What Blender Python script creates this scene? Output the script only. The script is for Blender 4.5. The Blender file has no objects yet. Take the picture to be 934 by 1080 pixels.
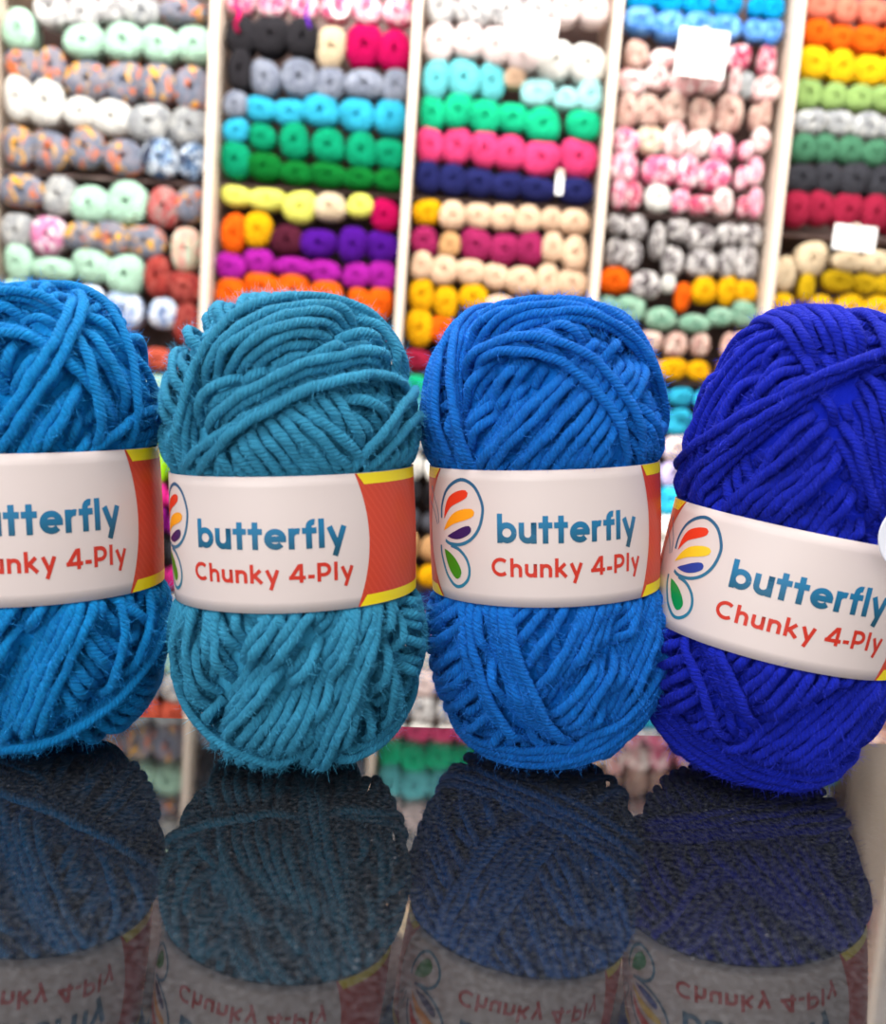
import bpy, math, random
import numpy as np
from mathutils import Vector, Matrix
random.seed(7); rng = np.random.default_rng(11)
S = bpy.context.scene
COL = S.collection
R = math.radians

# ------------------------------------------------------------------ camera
F = 1000.0
CAM = Vector((0.0, -0.35, 0.12))
MAT = Matrix.Rotation(R(90 - 7.0), 4, 'X') @ Matrix.Rotation(R(4.0), 4, 'Z')
cd = bpy.data.cameras.new('camera'); cam = bpy.data.objects.new('camera', cd); COL.objects.link(cam)
cam.matrix_world = Matrix.Translation(CAM) @ MAT
cd.sensor_fit = 'HORIZONTAL'; cd.sensor_width = 36.0; cd.lens = 36.0 * F / 934.0
cd.clip_start = 0.01; cd.clip_end = 50
cd.dof.use_dof = True; cd.dof.focus_distance = 0.315; cd.dof.aperture_fstop = 13.0
S.camera = cam
def ray(px, py):
    return (MAT.to_3x3() @ Vector(((px - 467) / F, -(py - 540) / F, -1.0)))
def on_y(px, py, Y):
    d = ray(px, py); return CAM + d * ((Y - CAM.y) / d.y)
def on_z(px, py, Z=0.0):
    d = ray(px, py); return CAM + d * ((Z - CAM.z) / d.z)

# ------------------------------------------------------------------ materials
def lin(c):
    return tuple(((v / 255) / 12.92 if v / 255 <= .04045 else ((v / 255 + .055) / 1.055) ** 2.4) for v in c) + (1.0,)
def mat(name):
    m = bpy.data.materials.new(name); m.use_nodes = True
    nt = m.node_tree; b = nt.nodes['Principled BSDF']
    return m, nt, b
def node(nt, t, **kw):
    n = nt.nodes.new(t)
    for k, v in kw.items(): setattr(n, k, v)
    return n
def setin(n, **kw):
    for k, v in kw.items(): n.inputs[k.replace('_', ' ')].default_value = v
def plain(name, c, rough=.5, var=0.06, scale=60, metal=0.0, bump=0.0):
    m, nt, b = mat(name)
    tc = node(nt, 'ShaderNodeTexCoord'); nz = node(nt, 'ShaderNodeTexNoise'); setin(nz, Scale=float(scale), Detail=4.0)
    nt.links.new(tc.outputs['Object'], nz.inputs['Vector'])
    mx = node(nt, 'ShaderNodeMix', data_type='RGBA')
    l = lin(c); mx.inputs[6].default_value = tuple(v * (1 - var) for v in l[:3]) + (1,); mx.inputs[7].default_value = tuple(min(1, v * (1 + var)) for v in l[:3]) + (1,)
    nt.links.new(nz.outputs['Fac'], mx.inputs[0]); nt.links.new(mx.outputs[2], b.inputs['Base Color'])
    setin(b, Roughness=rough, Metallic=metal)
    if bump:
        bp = node(nt, 'ShaderNodeBump'); setin(bp, Strength=bump, Distance=.001)
        nt.links.new(nz.outputs['Fac'], bp.inputs['Height']); nt.links.new(bp.outputs[0], b.inputs['Normal'])
    return m

def strand_mat(name, c, dark=.62, plies=4.0, pitch=.0056):
    """four-ply chunky yarn: ply ridges and fibres from the strand's own UV (u metres along, v turn around)"""
    m, nt, b = mat(name)
    uv = node(nt, 'ShaderNodeUVMap'); sp = node(nt, 'ShaderNodeSeparateXYZ'); nt.links.new(uv.outputs[0], sp.inputs[0])
    def M(op, a, b_=None):
        n = node(nt, 'ShaderNodeMath', operation=op)
        for i, v in enumerate((a, b_)):
            if v is None: continue
            if isinstance(v, (int, float)): n.inputs[i].default_value = v
            else: nt.links.new(v, n.inputs[i])
        return n.outputs[0]
    tw = M('ADD', M('MULTIPLY', sp.outputs['X'], 1.0 / pitch), sp.outputs['Y'])
    ph = M('MULTIPLY', tw, math.pi * plies)
    ply = M('POWER', M('ABSOLUTE', M('SINE', ph)), 0.6)
    tc = node(nt, 'ShaderNodeTexCoord')
    nz = node(nt, 'ShaderNodeTexNoise'); setin(nz, Scale=1500.0, Detail=3.0, Roughness=.7); nt.links.new(tc.outputs['Object'], nz.inputs['Vector'])
    cb = node(nt, 'ShaderNodeCombineXYZ')
    nt.links.new(M('MULTIPLY', sp.outputs['X'], 260.0), cb.inputs[0]); nt.links.new(M('MULTIPLY', tw, 34.0), cb.inputs[1])
    fz = node(nt, 'ShaderNodeTexNoise'); setin(fz, Scale=1.0, Detail=3.0); nt.links.new(cb.outputs[0], fz.inputs['Vector'])
    h = M('ADD', M('ADD', ply, M('MULTIPLY', nz.outputs['Fac'], .9)), M('MULTIPLY', fz.outputs['Fac'], 1.5))
    bp = node(nt, 'ShaderNodeBump'); setin(bp, Strength=1.0, Distance=.0009); nt.links.new(h, bp.inputs['Height'])
    nt.links.new(bp.outputs[0], b.inputs['Normal'])
    big = node(nt, 'ShaderNodeTexNoise'); setin(big, Scale=45.0, Detail=2.0); nt.links.new(tc.outputs['Object'], big.inputs['Vector'])
    f = M('ADD', M('MULTIPLY', fz.outputs['Fac'], .55), M('MULTIPLY', big.outputs['Fac'], .45))
    rp = node(nt, 'ShaderNodeValToRGB'); l = lin(c)
    rp.color_ramp.elements[0].position = .3; rp.color_ramp.elements[1].position = .7
    rp.color_ramp.elements[0].color = tuple(v * dark for v in l[:3]) + (1,)
    rp.color_ramp.elements[1].color = tuple(min(1, v * 1.22 + .004) for v in l[:3]) + (1,)
    nt.links.new(f, rp.inputs[0]); nt.links.new(rp.outputs[0], b.inputs['Base Color'])
    setin(b, Roughness=.85, Sheen_Weight=.12, Sheen_Roughness=.4)
    b.inputs['Sheen Tint'].default_value = tuple(min(1, v * 1.2 + .1) for v in l[:3]) + (1,)
    b.inputs['Specular IOR Level'].default_value = .2
    return m

def fibre_mat(name, c):
    m, nt, b = mat(name)
    tc = node(nt, 'ShaderNodeTexCoord'); nz = node(nt, 'ShaderNodeTexNoise'); setin(nz, Scale=900.0); nt.links.new(tc.outputs['Object'], nz.inputs['Vector'])
    rp = node(nt, 'ShaderNodeValToRGB'); l = lin(c); rp.color_ramp.elements[0].color = l; rp.color_ramp.elements[1].color = tuple(min(1, v*1.25+.03) for v in l[:3])+(1,)
    rp.color_ramp.elements[0].position = .35; rp.color_ramp.elements[1].position = .65
    nt.links.new(nz.outputs['Fac'], rp.inputs[0]); nt.links.new(rp.outputs[0], b.inputs['Base Color']); setin(b, Roughness=.8)
    return m

# ------------------------------------------------------------------ mesh helpers
def make_obj(name, verts, faces, m, parent=None, smooth=True, mats=None, fm=None, uvs=None):
    me = bpy.data.meshes.new(name)
    me.from_pydata([tuple(v) for v in verts], [], [tuple(f) for f in faces])
    for x in (mats or [m]): me.materials.append(x)
    if fm: me.polygons.foreach_set('material_index', fm)
    if smooth: me.polygons.foreach_set('use_smooth', [True] * len(me.polygons))
    me.update()
    o = bpy.data.objects.new(name, me); COL.objects.link(o)
    if parent: o.parent = parent
    return o
def fast_mesh(name, V, Q, m, uv=None, parent=None):
    me = bpy.data.meshes.new(name)
    me.vertices.add(len(V)); me.vertices.foreach_set('co', V.astype(np.float32).ravel())
    me.loops.add(Q.size); me.loops.foreach_set('vertex_index', Q.astype(np.int32).ravel())
    me.polygons.add(len(Q)); me.polygons.foreach_set('loop_start', (np.arange(len(Q)) * 4).astype(np.int32))
    me.polygons.foreach_set('use_smooth', np.ones(len(Q), bool))
    me.update(calc_edges=True)
    if uv is not None:
        ul = me.uv_layers.new(name='UVMap'); ul.data.foreach_set('uv', uv.astype(np.float32).ravel())
    me.materials.append(m)
    o = bpy.data.objects.new(name, me); COL.objects.link(o)
    if parent: o.parent = parent
    return o
def box_data(lo, hi, bev=0.0):
    x0, y0, z0 = lo; x1, y1, z1 = hi
    v = [(x0,y0,z0),(x1,y0,z0),(x1,y1,z0),(x0,y1,z0),(x0,y0,z1),(x1,y0,z1),(x1,y1,z1),(x0,y1,z1)]
    f = [(0,3,2,1),(4,5,6,7),(0,1,5,4),(1,2,6,5),(2,3,7,6),(3,0,4,7)]
    return v, f
def box(name, lo, hi, m, parent=None, bev=0.0):
    v, f = box_data(lo, hi); o = make_obj(name, v, f, m, parent, smooth=False)
    if bev:
        b = o.modifiers.new('bevel', 'BEVEL'); b.width = bev; b.segments = 3
    return o
def empty(name, loc=(0,0,0)):
    o = bpy.data.objects.new(name, None); o.empty_display_size = .02; COL.objects.link(o); o.location = loc; return o
def tag(o, label, cat, group=None):
    o['label'] = label; o['category'] = cat
    if group: o['group'] = group
def tube(name, pts, r, m, parent=None, n=8):
    pts = [Vector(p) for p in pts]; V = []; Fc = []
    for i, p in enumerate(pts):
        t = (pts[min(i+1, len(pts)-1)] - pts[max(i-1, 0)]).normalized()
        a = t.cross(Vector((0.3, .9, .2))).normalized(); b = t.cross(a)
        for k in range(n):
            q = 2*math.pi*k/n; V.append(p + (a*math.cos(q) + b*math.sin(q))*r)
    for i in range(len(pts)-1):
        for k in range(n):
            Fc.append((i*n+k, i*n+(k+1)%n, (i+1)*n+(k+1)%n, (i+1)*n+k))
    Fc.append(tuple(range(n))[::-1]); Fc.append(tuple((len(pts)-1)*n+k for k in range(n)))
    return make_obj(name, V, Fc, m, parent)

# ------------------------------------------------------------------ label printing (stroke lettering wrapped on the paper band)
def densify(p, step=12.0):
    out = [p[0]]
    for a, b in zip(p[:-1], p[1:]):
        L = math.hypot(b[0]-a[0], b[1]-a[1]); n = max(1, int(math.ceil(L/step)))
        for i in range(1, n+1): out.append((a[0]+(b[0]-a[0])*i/n, a[1]+(b[1]-a[1])*i/n))
    return out
def arc(cx, cy, r, a0, a1, ry=None, n=None):
    n = n or max(6, int(abs(a1-a0)/9)); ry = ry or r
    return [(cx + r*math.cos(R(a0+(a1-a0)*i/n)), cy + ry*math.sin(R(a0+(a1-a0)*i/n))) for i in range(n+1)]
def ribbon(p, w, acc, cross=4):
    """p: polyline, w: full width (number or list) -> quads into acc (verts, faces)"""
    V, Fc = acc
    n = len(p); W = w if isinstance(w, (list, tuple)) else [w]*n
    base = len(V)
    for i in range(n):
        a = p[max(i-1, 0)]; b = p[min(i+1, n-1)]
        if i > 0 and i < n-1:
            d1 = (p[i][0]-a[0], p[i][1]-a[1]); d2 = (b[0]-p[i][0], b[1]-p[i][1])
            l1 = math.hypot(*d1) or 1; l2 = math.hypot(*d2) or 1
            tx, ty = d1[0]/l1+d2[0]/l2, d1[1]/l1+d2[1]/l2; L = math.hypot(tx, ty) or 1; tx /= L; ty /= L
            c = max(.5, tx*d1[0]/l1 + ty*d1[1]/l1); k = 1/c
        else:
            tx, ty = b[0]-a[0], b[1]-a[1]; L = math.hypot(tx, ty) or 1; tx /= L; ty /= L; k = 1
        for j in range(cross+1):
            s = (j/cross-.5)*W[i]*k
            V.append((p[i][0]-ty*s, p[i][1]+tx*s))
    m = cross+1
    for i in range(n-1):
        for j in range(cross):
            Fc.append((base+i*m+j, base+(i+1)*m+j, base+(i+1)*m+j+1, base+i*m+j+1))
def glyph(ch, H, w, asc, d):
    """centre lines of one geometric sans letter, returns (list of polylines, advance width)"""
    r = (H-w)/2; h = w/2; q = r*.82
    if ch == 'b': return [[(h,0),(h,asc)], arc(h+r, H/2, r, 0, 360)], 2*r+w
    if ch == 'u': return [[(h,H)] + arc(h+q, h+q, q, 180, 360) + [(h+2*q,H)], [(h+2*q,0),(h+2*q,H)]], 2*q+w
    if ch == 't': return [[(w*1.15,0),(w*1.15,asc*.93)], [(0,H-h),(w*2.3,H-h)]], w*2.3
    if ch == 'e': return [arc(h+r, H/2, r, 0, 318), [(h,H/2),(h+2*r+h*.9,H/2)]], 2*r+w
    if ch == 'r': return [[(h,0),(h,H)], arc(h+q*.95, H-h-q*.95, q*.95, 180, 72)], h+q*1.35
    if ch == 'f':
        a = r*.6; x = w*.5+w*.55
        return [[(x,0)] + arc(x+a, asc-h-a, a, 180, 75), [(0,H-h),(w*2.25,H-h)]], w*2.25
    if ch == 'l': return [[(h,0),(h,asc)]], w
    if ch == 'y':
        W = H*.98
        k = (H+d)/(H*1.0)
        return [[(h,H),(W*.52,w*.25)], [(W-h,H),(W*.52-(W*.48-h)*(d/H)*.95,-d)]], W
    if ch == 'C': rr = (asc-w)/2; return [arc(h+rr, asc/2, rr, 48, 312)], 2*rr+w*.4
    if ch == 'h' or ch == 'n': return [[(h,0),(h,asc if ch == 'h' else H)], arc(h+q, H-h-q, q, 180, 0)+[(h+2*q,0)]], 2*q+w
    if ch == 'k': return [[(h,0),(h,asc)], [(h,H*.38),(H*.72,H*.99)], [(H*.30,H*.58),(H*.80,0)]], H*.84
    if ch == '4': return [[(asc*.56,0),(asc*.56,asc)], [(asc*.50,asc-h*.6),(w*.5,asc*.27)], [(0,asc*.27),(asc*.76,asc*.27)]], asc*.76
    if ch == '-': return [[(0,H*.42),(H*.42,H*.42)]], H*.42
    if ch == 'P':
        rr = asc*.27
        return [[(h,0),(h,asc)], [(h,asc-h)] + arc(asc*.32, asc-h-rr, rr, 90, -90) + [(h,asc-h-2*rr)]], asc*.32+rr+h
    return [], H*.42
def text_ribbons(s, x0, x1, y0, H, w, asc, d, gap):
    strokes = []; x = 0
    for i, ch in enumerate(s):
        g, adv = glyph(ch, H, w, asc, d)
        for p in g: strokes.append([(x+a, b) for a, b in p])
        x += adv + (gap if ch != ' ' else 0)
    total = x - gap; sx = (x1-x0)/total
    V, Fc = [], []
    for p in strokes: ribbon(densify([(x0+a*sx, y0+b) for a, b in p]), w, (V, Fc))
    return V, Fc
def z3(x, y):
    """logo drawing coordinates -> label units"""
    u = ((440 + x/3.46) - 572)/118.0; u = max(-.985, min(.985, u))
    ang = math.degrees(math.asin(u)) - 13.5
    return (ang*8.75, (530 - y)*1.106)
def spline(p, n=8, closed=False):
    out = []; N = len(p); rngi = range(N if closed else N-1)
    for i in rngi:
        P = [p[(i+k) % N] if closed else p[min(max(i+k, 0), N-1)] for k in (-1, 0, 1, 2)]
        for j in range(n):
            t = j/n
            out.append(tuple(.5*((2*P[1][c]) + (-P[0][c]+P[2][c])*t + (2*P[0][c]-5*P[1][c]+4*P[2][c]-P[3][c])*t*t + (-P[0][c]+3*P[1][c]-3*P[2][c]+P[3][c])*t**3) for c in (0, 1)))
    out.append(p[0] if closed else p[-1]); return out
def petal(tip, c1, end, w, acc):
    pts = spline([tip, c1, end], 9); n = len(pts); W = []
    for i in range(n):
        t = i/(n-1)
        W.append(w*(math.sin(min(1, t/.68)*math.pi/2)**1.15 if t < .68 else math.sqrt(max(0.0, 1-((t-.68)/.32)**2)))+.4)
    ribbon(pts, W, acc, cross=6)

PAPER = plain('label_paper', (214, 200, 196), .42, .02, 40)
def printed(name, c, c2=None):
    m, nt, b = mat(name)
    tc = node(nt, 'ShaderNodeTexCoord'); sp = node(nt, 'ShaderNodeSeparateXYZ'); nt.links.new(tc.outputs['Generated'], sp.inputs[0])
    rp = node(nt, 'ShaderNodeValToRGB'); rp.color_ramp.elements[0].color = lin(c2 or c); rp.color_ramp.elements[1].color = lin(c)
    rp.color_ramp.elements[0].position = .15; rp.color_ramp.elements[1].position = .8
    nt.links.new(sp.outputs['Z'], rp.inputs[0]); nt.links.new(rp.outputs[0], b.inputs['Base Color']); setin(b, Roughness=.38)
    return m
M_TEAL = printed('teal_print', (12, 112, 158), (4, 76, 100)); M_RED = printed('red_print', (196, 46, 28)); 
M_OUT = printed('wing_outline_print', (32, 92, 130), (40, 120, 150))
M_PR = printed('petal_red_print', (222, 58, 30)); M_PO = printed('petal_orange_print', (246, 160, 28)); M_PY = printed('petal_yellow_print', (236, 196, 40))
M_PN = printed('petal_purple_print', (50, 28, 90)); M_PB = printed('petal_blue_print', (30, 62, 150)); M_PG = printed('petal_green_print', (60, 135, 25)); M_PG2 = printed('petal_emerald_print', (10, 140, 70))
M_YEL = printed('yellow_print', (246, 222, 10))
def panel_mat():
    m, nt, b = mat('red_panel_print')
    tc = node(nt, 'ShaderNodeTexCoord'); w1 = node(nt, 'ShaderNodeTexWave', wave_type='BANDS', bands_direction='DIAGONAL'); setin(w1, Scale=210.0, Distortion=2.0, Detail=1.0)
    mp = node(nt, 'ShaderNodeMapping'); mp.inputs['Scale'].default_value = (1, 1, 1); nt.links.new(tc.outputs['Object'], mp.inputs[0]); nt.links.new(mp.outputs[0], w1.inputs['Vector'])
    rp = node(nt, 'ShaderNodeValToRGB'); rp.color_ramp.elements[0].color = lin((204, 62, 34)); rp.color_ramp.elements[1].color = lin((209, 70, 43))
    rp.color_ramp.elements[0].position = .62; rp.color_ramp.elements[1].position = .82
    nt.links.new(w1.outputs['Fac'], rp.inputs[0]); nt.links.new(rp.outputs[0], b.inputs['Base Color']); setin(b, Roughness=.4)
    return m
M_PANEL = panel_mat()

# ------------------------------------------------------------------ yarn skein
def make_skein(name, px, size, tilt, spin, rot, base_px, color, bundles, seed, label, alt_logo=False, strand_r=.00145, lean_y=0.0, twist=1, nfill=250):
    """px: (cx, cy, half_w, half_h) of the skein as measured, used only to turn sketched winding lines into body coordinates"""
    OA, OB, HT, RB, z0, z1 = size          # outer half width, half depth, height; band radius; band from/to (above base)
    A, B, C = OA-strand_r*1.5, OB-strand_r*1.5, HT/2-strand_r*1.2
    rg = np.random.default_rng(seed)
    root = empty(name); p = on_z(*base_px); root.location = (p.x, p.y, 0.0)
    root.rotation_euler = (R(lean_y), R(tilt), 0)
    tag(root, label, 'yarn', 'chunky yarn skeins standing on the counter')
    pw = 3.15; cz = HT/2
    def Fimp(P):
        return (np.sqrt((P[..., 0]/A)**2 + (P[..., 1]/B)**2)**pw + np.abs(P[..., 2]/C)**pw) - 1
    def front(u, v):
        u = max(-.985, min(.985, u)); v = max(-.985, min(.985, v))
        rad = (1 - abs(v)**pw)**(1/pw)
        if abs(u) > rad*.985: u = math.copysign(rad*.985, u)
        y = -B*math.sqrt(max(1e-4, rad*rad - u*u))
        return np.array([A*u, y, C*v])
    def uv_px(x, y):
        return front((x - px[0])/px[2], -(y - px[1])/px[3])
    def section(n, k):
        """closed loop: plane n.x=k cut through the body"""
        n = n/np.linalg.norm(n); c = n*k
        # pull centre towards the body's axis inside the plane
        e1 = np.cross(n, [0.31, .2, .93]); e1 /= np.linalg.norm(e1); e2 = np.cross(n, e1)
        t = np.linspace(0, 2*np.pi, 361)[:-1]
        D = np.cos(t)[:, None]*e1 + np.sin(t)[:, None]*e2
        lo = np.zeros(len(t)); hi = np.full(len(t), .2)
        if Fimp(c[None])[0] > -.02: return None
        for _ in range(26):
            mid = (lo+hi)/2; f = Fimp(c + D*mid[:, None]); lo = np.where(f < 0, mid, lo); hi = np.where(f < 0, hi, mid)
        P = c + D*lo[:, None]
        L = np.linalg.norm(np.roll(P, -1, 0)-P, axis=1); s = np.concatenate([[0], np.cumsum(L)]); Pc = np.vstack([P, P[:1]])
        m = int(s[-1]/.0009); q = np.linspace(0, s[-1], m+1)[:-1]
        return np.stack([np.interp(q, s, Pc[:, i]) for i in range(3)], 1)
    def plane3(a, m, b):
        n = np.cross(m-a, b-a)
        if np.linalg.norm(n) < 1e-7: n = np.cross(b-a, [0, 1.0, 0])
        n /= np.linalg.norm(n); return n, float(n @ a)
    r = strand_r; loops = []
    # the groups of parallel wraps one sees, from the lowest to the uppermost
    vis = []
    for gi, (first, last, cnt) in enumerate(bundles):
        if len(first) == 4: ma = uv_px((first[0]+first[2])/2, (first[1]+first[3])/2); mb = uv_px((last[0]+last[2])/2, (last[1]+last[3])/2)
        else: ma = uv_px(first[2], first[3]); mb = uv_px(last[2], last[3])
        e0 = uv_px(first[0], first[1]); e1 = uv_px(first[-2], first[-1]); dd = (e1-e0)/np.linalg.norm(e1-e0)
        g_ = mb-ma; g_ = np.linalg.norm(g_ - dd*(g_ @ dd)); cnt = max(1, min(cnt+14, int(round(g_/(1.86*r)))+1))
        for j in range(cnt):
            t = j/max(1, cnt-1); jit = rg.uniform(-1.0, 1.0, 6)
            P = [uv_px(first[2*i]+(last[2*i]-first[2*i])*t + jit[2*i], first[2*i+1]+(last[2*i+1]-first[2*i+1])*t + jit[2*i+1]) for i in range(len(first)//2)]
            if len(P) == 2:
                M_ = (P[0]+P[1])/2; M_ = M_ + np.array([0, -.02, 0])
                n, k = plane3(P[0], M_, P[1])
            else: n, k = plane3(*P)
            l = section(n, k)
            if l is not None: vis.append((l, r*(.15+.75*gi/len(bundles))))
    # all the other wraps: groups of neighbours precessing round the axis
    ph = rg.uniform(0, 6.28); g = 0; fill = []
    while len(fill) < nfill:
        tau = R(rg.uniform(13, 36) if g % 3 else rg.uniform(1, 60))*(1 if g % 2 else -1); off = rg.uniform(-.008, .008)
        for j in range(6):
            a = ph + j*1.85*r/A
            n = np.array([math.cos(a)*math.cos(tau), math.sin(a)*math.cos(tau), math.sin(tau)])
            l = section(n, off)
            if l is not None: fill.append((l, 0.0))
        ph += 2.399; g += 1
    # lay them from the outside inwards: a wrap dives under whatever already lies over it
    vs = .0009; org = np.array([-A-.02, -B-.02, -C-.02]); dims = (np.array([2*A+.04, 2*B+.04, 2*C+.04])/vs).astype(int)+2
    DEEP = r*3.9
    H = np.full(dims, -9.0, np.float32)
    kk = int(math.ceil(r*1.05/vs)); offs = np.array([(i, j, k) for i in range(-kk, kk+1) for j in range(-kk, kk+1) for k in range(-kk, kk+1) if (i*i+j*j+k*k)*vs*vs <= (r*1.05)**2])
    od2 = (offs**2).sum(1)*vs*vs; prof = np.sqrt(np.maximum(0, r*r-od2))
    placed = []
    def normal(P):
        d = 1e-5; G = np.stack([Fimp(P+np.eye(3)[i]*d)-Fimp(P-np.eye(3)[i]*d) for i in range(3)], 1)
        return G/np.linalg.norm(G, axis=1)[:, None]
    for P, lift in vis[::-1] + fill:
        N = normal(P); T = np.roll(P, -1, 0)-np.roll(P, 1, 0); T /= np.linalg.norm(T, axis=1)[:, None]; Bn = np.cross(N, T)
        top = np.full(len(P), -lift-r*.84)
        for o in (-.7, -.35, 0, .35, .7):
            I = np.round((P + Bn*o*r - org)/vs).astype(int); I = np.clip(I, 0, dims-1)
            top = np.maximum(top, H[I[:, 0], I[:, 1], I[:, 2]] - (r - r*math.sqrt(1-o*o)))
        top = np.minimum(top, DEEP)
        base = top.copy()
        for s_ in range(1, 4): top = np.maximum(top, np.maximum(np.roll(base, s_), np.roll(base, -s_)))
        ker = np.exp(-.5*(np.arange(-9, 10)/3.0)**2); ker /= ker.sum()
        pad = np.concatenate([top[-9:], top, top[:9]]); top = np.convolve(pad, ker, 'valid')
        dpt = top + r*.84
        w_ = dpt < DEEP
        I = np.round((P[w_] - org)/vs).astype(int)
        J = (I[:, None, :] + offs[None]).reshape(-1, 3); J = np.clip(J, 0, dims-1)
        np.maximum.at(H, (J[:, 0], J[:, 1], J[:, 2]), (dpt[w_][:, None]+prof[None]*.62).astype(np.float32).ravel())
        placed.append((P, N, -dpt))
    NS = 10; Vs = []; Qs = []; UVs = []; vb = 0
    ca = np.cos(np.arange(NS)*2*np.pi/NS); sa = np.sin(np.arange(NS)*2*np.pi/NS)
    def squeeze(X, rr):
        z = X[:, 2] + cz
        dist = np.maximum(0, np.maximum(z0 - .001 - z, z - (z1 + .001)))
        lim = 1 + .15*np.sqrt(dist/.02)
        e = np.sqrt((X[:, 0]/(RB-rr-.0004))**2 + (X[:, 1]/(RB*.93-rr-.0004))**2)
        k = np.where(e > lim, lim/e, 1.0); Y = X.copy(); Y[:, 0] *= k; Y[:, 1] *= k
        return Y
    for P, N, h in placed:
        buried = -h > DEEP*.93
        X = P + N*h[:, None]; tt = np.arange(len(X))*.0009; Bw = np.cross(N, np.roll(P, -1, 0)-P); Bw /= np.linalg.norm(Bw, axis=1)[:, None]
        X = X + Bw*(.00022*np.sin(tt*2*np.pi/.021+rg.uniform(0, 6)) + .00012*np.sin(tt*2*np.pi/.009+rg.uniform(0, 6)))[:, None]; X = squeeze(X, r)
        zz = X[:, 2] + cz
        hid = (zz > z0+.006) & (zz < z1-.006)
        hid |= buried
        n = len(X)
        T = np.roll(X, -1, 0)-np.roll(X, 1, 0); T /= np.linalg.norm(T, axis=1)[:, None]
        Bn = np.cross(N, T); Bn /= np.linalg.norm(Bn, axis=1)[:, None]; N2 = np.cross(T, Bn)
        aa = np.arange(n); rr = r*(1+.05*np.sin(aa*.13+rg.uniform(0, 6))+.05*np.sin(aa*.43+rg.uniform(0, 6))+.035*rg.normal(0, 1, n))
        V = X[:, None, :] + rr[:, None, None]*(ca[None, :, None]*Bn[:, None, :]*1.08 + sa[None, :, None]*N2[:, None, :]*.92)
        s = np.concatenate([[0], np.cumsum(np.linalg.norm(np.roll(X, -1, 0)-X, axis=1))])
        keep = np.nonzero(~(hid & np.roll(hid, -1)))[0]
        if not len(keep): continue
        i0 = keep; i1 = (keep+1) % n
        j = np.arange(NS); j1 = (j+1) % NS
        q = np.stack([vb+i0[:, None]*NS+j, vb+i0[:, None]*NS+j1, vb+i1[:, None]*NS+j1, vb+i1[:, None]*NS+j], -1).reshape(-1, 4)
        u0 = s[i0][:, None]+0*j; u1 = s[i0+1][:, None]+0*j; v0 = (j/NS)[None]+0*u0; v1 = ((j+1)/NS)[None]+0*u0
        uv = np.stack([np.stack([u0, v0], -1), np.stack([u0, v1], -1), np.stack([u1, v1], -1), np.stack([u1, v0], -1)], 2).reshape(-1, 2)
        Vs.append(V.reshape(-1, 3)); Qs.append(q); UVs.append(uv); vb += n*NS
    V = np.vstack(Vs); V[:, 2] += cz; Q = np.vstack(Qs); UV = np.vstack(UVs)
    V[:, 2] = np.where(V[:, 2] < .004, .004*np.exp((V[:, 2]-.004)/.006), V[:, 2])       # settles on the stone
    used = np.unique(Q); mp = np.zeros(len(V), int); mp[used] = np.arange(len(used)); V = V[used]; Q = mp[Q]
    m = strand_mat(name+'_yarn', color)
    w = fast_mesh('wound_yarn', V, Q[:, ::-1] if False else Q, m, UV, root)
    print(name, 'verts', len(V), 'quads', len(Q), 'loops', len(loops))
    # core inside the winding
    ks = 1-DEEP*1.05/A
    cv = []; cf = []; nu, nvv = 48, 28
    for i in range(nvv+1):
        v = -math.cos(math.pi*i/nvv); rad = max(.02, (1-abs(v)**pw)**(1/pw)) if abs(v) < 1 else .02
        for k in range(nu):
            a = 2*math.pi*k/nu; cv.append((A*rad*math.cos(a), B*rad*math.sin(a), C*v))
    arr = squeeze(np.array(cv)*[ks, ks, 1-DEEP*1.1/C], .0012); arr[:, 2] += cz
    for i in range(nvv):
        for k in range(nu): cf.append((i*nu+k, i*nu+(k+1) % nu, (i+1)*nu+(k+1) % nu, (i+1)*nu+k))
    make_obj('inner_core', arr, cf, m, root)
    # loose fibres standing off the strands
    nf = 90000; idx = rg.integers(0, len(V), nf); base = V[idx]; cen = base - np.array([0, 0, cz])
    ez = np.abs(cen[:, 2])/(HT/2); nr = cen/np.array([OA, OB, HT/2]); nr = np.sign(nr)*np.abs(nr)**1.9; nr /= np.linalg.norm(nr, axis=1)[:, None]+1e-9
    ok = ((base[:, 2] < z0-.002) | (base[:, 2] > z1+.002)) & (base[:, 1] < OB*.4); base = base[ok]; nr = nr[ok]; nf = len(base)
    d = nr*rg.uniform(.1, .9, (nf, 1)) + rg.normal(0, .7, (nf, 3)); d /= np.linalg.norm(d, axis=1)[:, None]
    c2 = rg.normal(0, .9, (nf, 3)); L = rg.uniform(.0009, .0028, (nf, 1))
    sd = np.cross(d, rg.normal(0, 1, (nf, 3))); sd /= np.linalg.norm(sd, axis=1)[:, None]
    fv = np.zeros((nf, 8, 3))
    for q_, t in enumerate((0, .33, .66, 1)):
        c = base + d*L*t + c2*L*t*t*.5; ww = .00004*(1-.55*t); fv[:, 2*q_] = c-sd*ww; fv[:, 2*q_+1] = c+sd*ww
    fv = fv.reshape(-1, 3); b8 = np.arange(nf)[:, None]*8
    ff = np.concatenate([b8+np.array([2*t, 2*t+1, 2*t+3, 2*t+2]) for t in range(3)])
    fz = fast_mesh('loose_fibres', np.maximum(fv, [-9, -9, .0004]), ff, fibre_mat(name+'_fibre', color), None, root)
    fz['kind'] = 'stuff'
    # ---------------- paper band with its printing
    hb = z1-z0
    def surf(x, y, off):
        a = R(rot + x/8.75); t = y/500.0
        rr = RB*(1 + .012*math.sin(math.pi*t)) + off
        return (rr*math.sin(a), -rr*.93*math.cos(a), z0 + t*hb)
    nb, nh = 144, 12; bv = []; bf = []
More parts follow.
